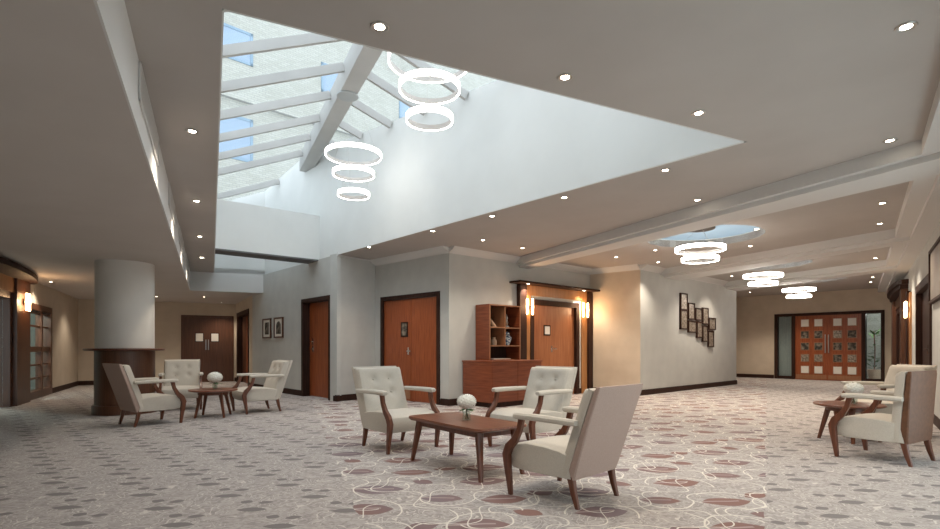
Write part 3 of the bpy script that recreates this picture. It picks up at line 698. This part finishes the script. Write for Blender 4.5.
pp = on_shelf('x','x','x',.12,-.24,ZB); t.location = pp.location; bpy.data.objects.remove(pp)
t = tag(obj('jar', lathe(BM(), [(.001,0),(.055,0),(.06,.05),(.05,.10),(.03,.12),(.034,.15),(.001,.15)], 16), 'ceram', None, True), 'shorter beige ceramic bottle in the middle left compartment', 'bottle', 'beige bottles on the shelf')
pp = on_shelf('x','x','x',.27,-.24,ZB); t.location = pp.location; bpy.data.objects.remove(pp)
t = tag(obj('ginger_jar', lathe(BM(), [(.001,0),(.045,0),(.05,.02),(.085,.10),(.09,.15),(.06,.19),(.045,.20),(.055,.215),(.05,.24),(.015,.26),(.001,.275)], 20), 'blue', None, True), 'blue and white china jar in the middle right compartment', 'jar')
pp = on_shelf('x','x','x',.63,-.24,ZB); t.location = pp.location; bpy.data.objects.remove(pp)
t = on_shelf('paper_tray', 'pale low tray of papers in the bottom shelf opening', 'tray', .42, -.22, .0)
obj('tray', bx((-.30,-.14,0),(.30,.14,.012)), 'edge', t); obj('papers', bx((-.24,-.11,.012),(.22,.11,.03)), 'paper', t)

# ---------------------------------------------------------------- chairs
def cushion_back(wd, h, th, dents, nx=28, nz=28):
    """upright pad in the xz plane, front face +y with button dents"""
    bm = BM(); G = {}
    for f in (0, 1):
        for i in range(nx+1):
            for k in range(nz+1):
                u, v = i/nx*2-1, k/nz*2-1
                eu, ev = min(1, (1-abs(u))*6), min(1, (1-abs(v))*7)
                e = math.sqrt(max(0, 1-(1-eu)**2))*math.sqrt(max(0, 1-(1-ev)**2))
                x = u*wd/2; z = v*h/2
                if f == 0:
                    y = th*(.42+.58*e)
                    for dx, dz in dents:
                        r2 = ((x-dx)**2+(z-dz)**2); y -= .022*math.exp(-r2/.0016)+.010*math.exp(-r2/.008)
                else: y = 0
                G[f,i,k] = bm.verts.new((x,y,z))
    for f in (0,1):
        for i in range(nx):
            for k in range(nz):
                bm.faces.new([G[f,i,k],G[f,i+1,k],G[f,i+1,k+1],G[f,i,k+1]])
    for i in range(nx):
        bm.faces.new([G[0,i,0],G[0,i+1,0],G[1,i+1,0],G[1,i,0]]); bm.faces.new([G[0,i,nz],G[0,i+1,nz],G[1,i+1,nz],G[1,i,nz]])
    for k in range(nz):
        bm.faces.new([G[0,0,k],G[0,0,k+1],G[1,0,k+1],G[1,0,k]]); bm.faces.new([G[0,nx,k],G[0,nx,k+1],G[1,nx,k+1],G[1,nx,k]])
    return bm
DENTS = [(-.10,.18),(.10,.18),(-.10,.03),(.10,.03)]
def make_chair(label, back='fabric', lean_y=.235):
    t = thing('armchair', label, 'chair')
    # seat: side profile lofted across the width
    prof = [(-.30,.20),(-.10,.195),(.15,.195),(.24,.205),(.272,.25),(.283,.31),(.268,.355),(.22,.385),(.10,.405),(-.08,.40),(-.22,.385),(-.275,.37)]
    bm = BM(); secs = []
    cy, cz = 0, .30
    for x, s in ((-.285,.93),(-.278,.975),(-.255,1),(-.1,1.012),(.1,1.012),(.255,1),(.278,.975),(.285,.93)):
        secs.append([Vector((x, cy+(y-cy)*s, cz+(z-cz)*s)) for y, z in prof])
    loft(bm, secs); obj('seat', bm, 'fabric', t, True)
    # backrest: pad and outer shell, leaning back
    lean = math.atan2(lean_y,.66)
    bm = cushion_back(.575, .64, .085, DENTS); bmesh.ops.rotate(bm, verts=bm.verts, cent=(0,0,0), matrix=Matrix.Rotation(lean, 3, 'X'))
    bmesh.ops.translate(bm, verts=bm.verts, vec=(0,-.2575-lean_y/2,.525)); br = obj('backrest', bm, 'fabric', t, True)
    for dx, dz in DENTS:
        p = Matrix.Rotation(lean,3,'X') @ Vector((dx,.058,dz)); 
        obj('button', lathe(BM(), [(.001,-.006),(.011,-.004),(.013,0),(.009,.005),(.001,.006)], 10, (p.x,p.y-.2575-lean_y/2,p.z+.525)), 'fabric', br, True)
    # outer back shell running down to the legs
    bm = BM(); R = []
    for (y, z, th, hw) in ((.0,.198,.075,.27),(.1,.26,.07,.279),(.58,.58,.05,.287),(.95,.82,.04,.288),(1,.85,.03,.284)):
        y = -.262 - (lean_y+.003)*y
        R.append(rsec(Vector((0,y-.02,z)), Vector((1,0,0)), Vector((0,1,0)), hw, th/2, .3))
    loft(bm, R); obj('back_shell', bm, back, t, True)
    for s in (-1, 1):
        # front leg with its elbow rising to the armrest
        bm = sweep_yz(BM(), s*.304, [(.235,0,.016,.014),(.250,.12,.023,.018),(.265,.22,.029,.020),(.275,.30,.034,.021),(.250,.36,.033,.021),(.190,.42,.027,.020),(.145,.50,.022,.019),(.125,.585,.024,.019)])
        lg = obj('leg', bm, 'leg', t, True)
        bm = sweep_yz(BM(), s*.25, [(-.335,0,.014,.014),(-.305,.10,.020,.019),(-.28,.22,.026,.023)]); obj('leg', bm, 'leg', t, True)
        # padded armrest
        bm = BM(); secs = []; ry = 0 if lean_y > .1 else .07
        for y, z, a, b in ((.190,.603,.026,.014),(.180,.603,.033,.020),(.155,.604,.036,.023),(0,.606,.035,.023),(-.18,.603,.034,.022),(-.35,.60,.032,.021),(-.365,.60,.028,.017)):
            secs.append(rsec(Vector((s*.306, y if y > -.3 else y+ry, z)), Vector((1,0,0)), Vector((0,0,1)), a, b, .6))
        loft(bm, secs); obj('armrest', bm, 'fabric', t, True)
    return t
c0 = make_chair('x'); c1 = make_chair('x', 'tan', .05); c2 = make_chair('x', 'fabric_back')
def place(src, first, x, y, face, label, group):
    o = src if first else dup(src)
    o.location = (x,y,0); o.rotation_euler = (0,0,math.atan2(-face[0], face[1])); o['label'] = label; o['group'] = group; return o
G1, G2, G3 = 'armchairs around the rectangular coffee table', 'armchairs around the round table by the column', 'armchairs by the right wall'
place(c2, True, .66, 3.875, (-.69,.73), 'cream armchair nearest the camera, seen from behind right of the coffee table', G1)
c2n = c2
place(c0, True, -.745, 5.66, (.66,-.75), 'cream buttoned armchair left of the rectangular coffee table', G1)
place(c0, False, .60, 5.66, (-.72,-.69), 'cream buttoned armchair between the coffee table and the reception desk', G1)
place(c2, False, -4.48, 7.50, (.60,.80), 'cream armchair beside the column with its back to the camera side', G2)
c2n.scale = (.955,.955,.955)
place(c0, False, -5.02, 9.22, (.45,-.89), 'cream buttoned armchair behind the round table, facing the camera', G2)
place(c0, False, -3.60, 8.86, (-.74,-.67), 'cream buttoned armchair right of the round table below the framed prints', G2)
place(c1, True, 3.97, 5.14, (-.52,.854), 'cream armchair with tan back near the right picture edge', G3)
place(c0, False, 5.04, 6.60, (-1,.0), 'cream armchair by the right wall behind the tan-backed one', G3)

# ---------------------------------------------------------------- tables
def tleg(bm, p, q, a0, a1):
    p, q = Vector(p), Vector(q)
    return loft(bm, [rsec(p, Vector((1,0,0)), Vector((0,1,0)), a0, a0, .4), rsec(q, Vector((1,0,0)), Vector((0,1,0)), a1, a1, .4)])
def rrect(hx, hy, r, bow=0, n=6):
    pts = []
    for cx, cy, a0 in ((hx-r,hy-r,0),(-hx+r,hy-r,90),(-hx+r,-hy+r,180),(hx-r,-hy+r,270)):
        for i in range(n+1):
            a = math.radians(a0+90*i/n); pts.append((cx+r*math.cos(a), cy+r*math.sin(a)))
    return pts
t = thing('coffee_table', 'rectangular walnut coffee table with rounded corners and splayed legs', 'table', (-.05,4.73,0), math.atan2(-.79,.61))
bm = BM(); R = rrect(.56,.275,.08)
loft(bm, [[Vector((x*s,y*s,z)) for x,y in R] for s, z in ((.965,.388),(1,.402),(1,.412),(.992,.42))]); obj('table_top', bm, 'table', t, True)
obj('apron', box(box(box(bx((-.44,-.20,.335),(.44,-.18,.39)), (-.44,.18,.335),(.44,.20,.39)), (-.45,-.19,.335),(-.43,.19,.39)), (.43,-.19,.335),(.45,.19,.39)), 'leg', t)
for sx in (-1,1):
    for sy in (-1,1): obj('leg', tleg(BM(), (sx*.515,sy*.225,0), (sx*.44,sy*.185,.39), .017, .031), 'leg', t, True)
def round_table(x, y, rz, label):
    t = thing('round_table', label, 'table', (x,y,0), rz, 'small round walnut tables')
    obj('table_top', lathe(BM(), [(.001,.388),(.30,.388),(.345,.40),(.35,.41),(.345,.42),(.001,.42)], 48), 'table', t, True)
    for k in range(4):
        a = PI/4+k*PI/2; obj('leg', tleg(BM(), (.29*math.cos(a),.29*math.sin(a),0), (.19*math.cos(a),.19*math.sin(a),.39), .016, .028), 'leg', t, True)
    obj('apron', lathe(BM(), [(.20,.34),(.22,.34),(.22,.39),(.20,.39)], 32, closed=True), 'leg', t, True)
    return t
round_table(-3.98, 8.22, .2, 'round walnut table with flowers between the three chairs by the column')
round_table(4.36, 6.10, .3, 'round walnut table with flowers near the right wall')
def flowers(x, y, r, lv, lf):
    z0 = .42
    v = thing('glass_vase', lv, 'vase', (x,y,z0), 0, 'small clear glass vases')
    obj('glass_body', lathe(BM(), [(.001,0),(.034,0),(.038,.01),(.036,.05),(.042,.085),(.038,.085),(.032,.05),(.033,.012),(.001,.008)], 20), 'vase', v, True)
    f_ = thing('hydrangea', lf, 'flower', (x,y,z0+.01), 0, 'white hydrangea heads')
    cz = .095+r*.66
    bm = BM(); bmesh.ops.create_icosphere(bm, subdivisions=3, radius=r*.86)
    for q in bm.verts: q.co.z = q.co.z*.72 + cz
    fh = obj('flower_head', bm, 'petal', f_, True)
    bm = BM(); rnd = random.Random(int(r*1000)); n = 95
    for i in range(n):
        zz = 1-2*(i+.5)/n; rr = math.sqrt(1-zz*zz); ph = i*2.39996
        d_ = Vector((rr*math.cos(ph), rr*math.sin(ph), zz)); c = Vector((d_.x*r*.88, d_.y*r*.88, d_.z*r*.66+cz))
        s1 = d_.orthogonal().normalized(); s2 = d_.cross(s1); a0 = rnd.random()*PI; pr = r*.17
        for k in range(4):
            a = a0+k*PI/2; u = s1*math.cos(a)+s2*math.sin(a); w_ = d_.cross(u)
            P = [c+d_*.002, c+u*pr*.6+w_*pr*.45+d_*pr*.25, c+u*pr*1.1+d_*pr*.35, c+u*pr*.6-w_*pr*.45+d_*pr*.25]
            bm.faces.new([bm.verts.new(q) for q in P])
    obj('petals', bm, 'petal', fh)
    bm = BM()
    for k in range(3): tube(bm, [(.015*math.cos(k*2.1),.015*math.sin(k*2.1),.0),(0,0,.06),(.02*math.cos(k*2.1),.02*math.sin(k*2.1),cz-.02)], .004, 6)
    obj('stem', bm, 'leaf', f_, True)
    bm = BM()
    for k in range(4):
        a = k*1.7+.4; u = Vector((math.cos(a),math.sin(a),-.25)); w_ = Vector((-math.sin(a),math.cos(a),0)); c = Vector((0,0,.095)); l = r*.9
        loft(bm, [[c+u*l*q+w_*l*hw+Vector((0,0,.003)), c+u*l*q-w_*l*hw+Vector((0,0,.003)), c+u*l*q-w_*l*hw, c+u*l*q+w_*l*hw] for q, hw in ((.1,.04),(.4,.22),(.75,.18),(1,.02))])
    obj('leaves', bm, 'leaf', f_)
flowers(-.03, 4.70, .092, 'small glass vase on the rectangular coffee table', 'white hydrangea bunch on the rectangular coffee table')
flowers(-3.97, 8.25, .118, 'small glass vase on the round table by the column', 'white hydrangea bunch on the round table by the column')
flowers(4.38, 6.05, .105, 'small glass vase on the round table near the right wall', 'white hydrangea bunch on the round table near the right wall')

# ---------------------------------------------------------------- ring pendants
def ring_bm(r, z, h=.06, th=.017):
    return lathe(BM(), [(r-th,z),(r,z),(r,z+h),(r-th,z+h)], 64, closed=True)
def pendant(x, y, rings, ztop, label, plate=True, pr=.10, pmat='white', hh=.062):
    t = thing('ring_pendant', label, 'pendant light', (x,y,0), 0, 'glowing ring pendants')
    for i, (r, z) in enumerate(rings):
        o = obj('light_ring', ring_bm(r, z-hh/2, hh), 'ring' if pmat == 'white' else 'ring_bright', t, True)
        obj('inner_band', lathe(BM(), [(r-.0185,z-hh/2+.006),(r-.0175,z-hh/2+.006),(r-.0175,z+hh/2),(r-.0185,z+hh/2)], 64, closed=True), 'ringin', o, True)
    bm = BM()
    for k in range(3):
        a = .5+k*2*PI/3
        for i, (r, z) in enumerate(rings):
            top = ztop if i == 0 else rings[i-1][1]; rt = .06 if i == 0 else r
            tube(bm, [(math.cos(a)*(r-.012), math.sin(a)*(r-.012), z), (math.cos(a)*(rt-.012 if i == 0 else r-.012), math.sin(a)*(rt-.012 if i == 0 else r-.012), top)], .0018, 4)
    obj('cable', bm, 'steel', t)
    if plate: obj('ceiling_plate', lathe(BM(), [(.001,ztop-.02),(pr-.01,ztop-.02),(pr,ztop-.01),(pr,ztop),(.001,ztop)], 32), pmat, t, True)
    return t
RG = [(.43,4.05),(.32,3.76),(.245,3.44)]
pendant(-1.80, 8.2, RG, 4.885, 'triple ring pendant hanging in the middle of the skylight shaft', False)
pendant(-.42, 5.5, RG, 4.95, 'triple ring pendant nearest the camera at the skylight edge', True)
for (c, r), lab, zz in zip(DOMES, ('nearest double ring pendant below the largest round rooflight','middle double ring pendant below the second round rooflight','farthest double ring pendant before the panelled doors'), (0,-.05,-.08)):
    y = c[1]-.10; pendant(c[0]-(.10 if r > .85 else .16 if c[1] < 13 else .34), y, [(.39,2.695+zz),(.29,2.525+zz)], 3.035, lab, True, .23, 'darkmetal', .06)

# ---------------------------------------------------------------- recessed spots
def make_spot():
    t = thing('downlight', 'x', 'ceiling light', (0,0,0), 0, 'recessed ceiling spotlights')
    obj('trim_ring', lathe(BM(), [(.030,-.001),(.052,-.001),(.055,-.004),(.050,-.008),(.034,-.006),(.030,-.004)], 24, closed=True), 'steel', t, True)
    obj('lens', lathe(BM(), [(.001,-.003),(.031,-.003),(.031,-.0005),(.001,-.0005)], 20), 'lens', t, True)
    l = bpy.data.lights.new('spot_light','SPOT'); l.energy = SPOT; l.color = (1,.86,.70); l.spot_size = math.radians(112); l.spot_blend = .75; l.shadow_soft_size = .03
    lo = bpy.data.objects.new('spot_light', l); COL.objects.link(lo); lo.parent = t; lo.location = (0,0,-.02)
    return t
SP = [
 (-7.90,9.27,ZL,'in the low ceiling beside the curved canopy at far left'),(-8.78,11.11,ZL,'in the low ceiling above the glazed screen'),(-9.74,13.80,ZL,'in the low ceiling at the left edge of the column'),
 (-8.51,14.39,ZL,'in the low ceiling just right of the column'),(-7.25,14.45,ZL,'in the low ceiling below the bulkhead end'),(-7.59,16.16,ZL,'in the low ceiling close above the brown double doors'),
 (-2.37,4.52,ZC,'nearest of the row between bulkhead and skylight'),(-3.44,6.67,ZC,'second of the row between bulkhead and skylight'),(-4.48,8.79,ZC,'third of the row between bulkhead and skylight'),(-5.48,10.83,ZC,'farthest of the row between bulkhead and skylight'),
 (-.52,3.05,ZC,'at the top of the picture above the ring pendants'),(.65,3.62,ZC,'near the skylight edge right of the ring pendants'),(1.80,4.17,ZC,'near the sharp right corner of the skylight'),
 (2.03,5.51,ZC,'below the sharp right corner of the skylight'),(1.16,6.51,ZC,'second below the skylight edge'),(.31,7.43,ZC,'third below the skylight edge'),(-.59,8.38,ZC,'fourth below the skylight edge'),(-1.85,9.71,ZC,'farthest below the skylight edge, above the jog wall'),
 (.22,9.08,ZC,'above the reception desk'),(.97,9.80,ZC,'above the left end of the lit doorway'),(2.84,6.62,ZC,'close against the first beam, washing it with light'),(3.74,4.72,ZC,'at the right end of the first beam'),(2.51,3.05,ZC,'at the top right corner of the picture'),
 (2.97,10.77,ZC,'in the first coffer near the lit doorway'),(4.46,8.24,ZC,'in the first coffer right of the round rooflight'),(5.08,9.61,ZC,'in the first coffer behind the round rooflight'),(3.50,10.01,ZC,'in the first coffer left of the round rooflight'),(4.05,11.40,ZC,'in the first coffer by the corner of the pier wall'),
 (5.26,6.76,ZC,'at the right end of the first coffer, nearer one'),(6.09,7.88,ZC,'at the right end of the first coffer, farther one'),
 (7.55,9.80,ZC,'at the right end of the second coffer, nearer one'),(8.33,10.89,ZC,'at the right end of the second coffer, farther one'),(5.84,12.72,ZC,'in the second coffer above the mosaic panels'),(6.73,13.62,ZC,'in the second coffer by the far end of the pier wall'),(6.87,10.70,ZC,'in the second coffer right of its round rooflight'),
 (10.50,13.81,ZC,'in the last coffer, nearer one at its right end'),(11.24,14.86,ZC,'in the last coffer, farther one at its right end'),
 (9.3,17.6,ZC,'added out of sight in the last coffer at its left end to brighten the far wall'),(10.35,16.9,ZC,'added out of sight in the last coffer to brighten the wall around the panelled doors')]  # these two spots are added out of sight to brighten the far wall
sp0 = make_spot()
strong = [q for q in sp0.children if q.type == 'LIGHT'][0].data.copy(); strong.energy = SPOT*1.7
for i, (x, y, z, lab) in enumerate(SP):
    o = sp0 if i == 0 else dup(sp0)
    if i >= 23:
        for q in o.children:
            if q.type == 'LIGHT': q.data = strong
    o.location = (x,y,z); o['label'] = 'small round recessed spotlight ' + lab
# canopy puck lights
for s, lab in ((1.95,'left'),(3.85,'right')):
    o = dup(sp0); v = Vector((math.cos(a3),math.sin(a3))); n_ = Vector((v.y,-v.x)); b_ = Vector(C3)+v*s+n_*.18
    o.location = (b_.x,b_.y,2.375); o['label'] = 'small spotlight in the %s underside of the doorway canopy' % lab; o['group'] = 'canopy spotlights'
# small vent in the second coffer
t = thing('ceiling_vent', 'small dark slotted vent in the second ceiling coffer', 'vent', (7.3,10.1,ZC), .65)
obj('vent_plate', bx((-.20,-.06,-.008),(.20,.06,0)), 'trimw', t)
for k in range(3): obj('slot', bx((-.16+k*.12,-.04,-.011),(-.09+k*.12,.04,-.008)), 'black', t)
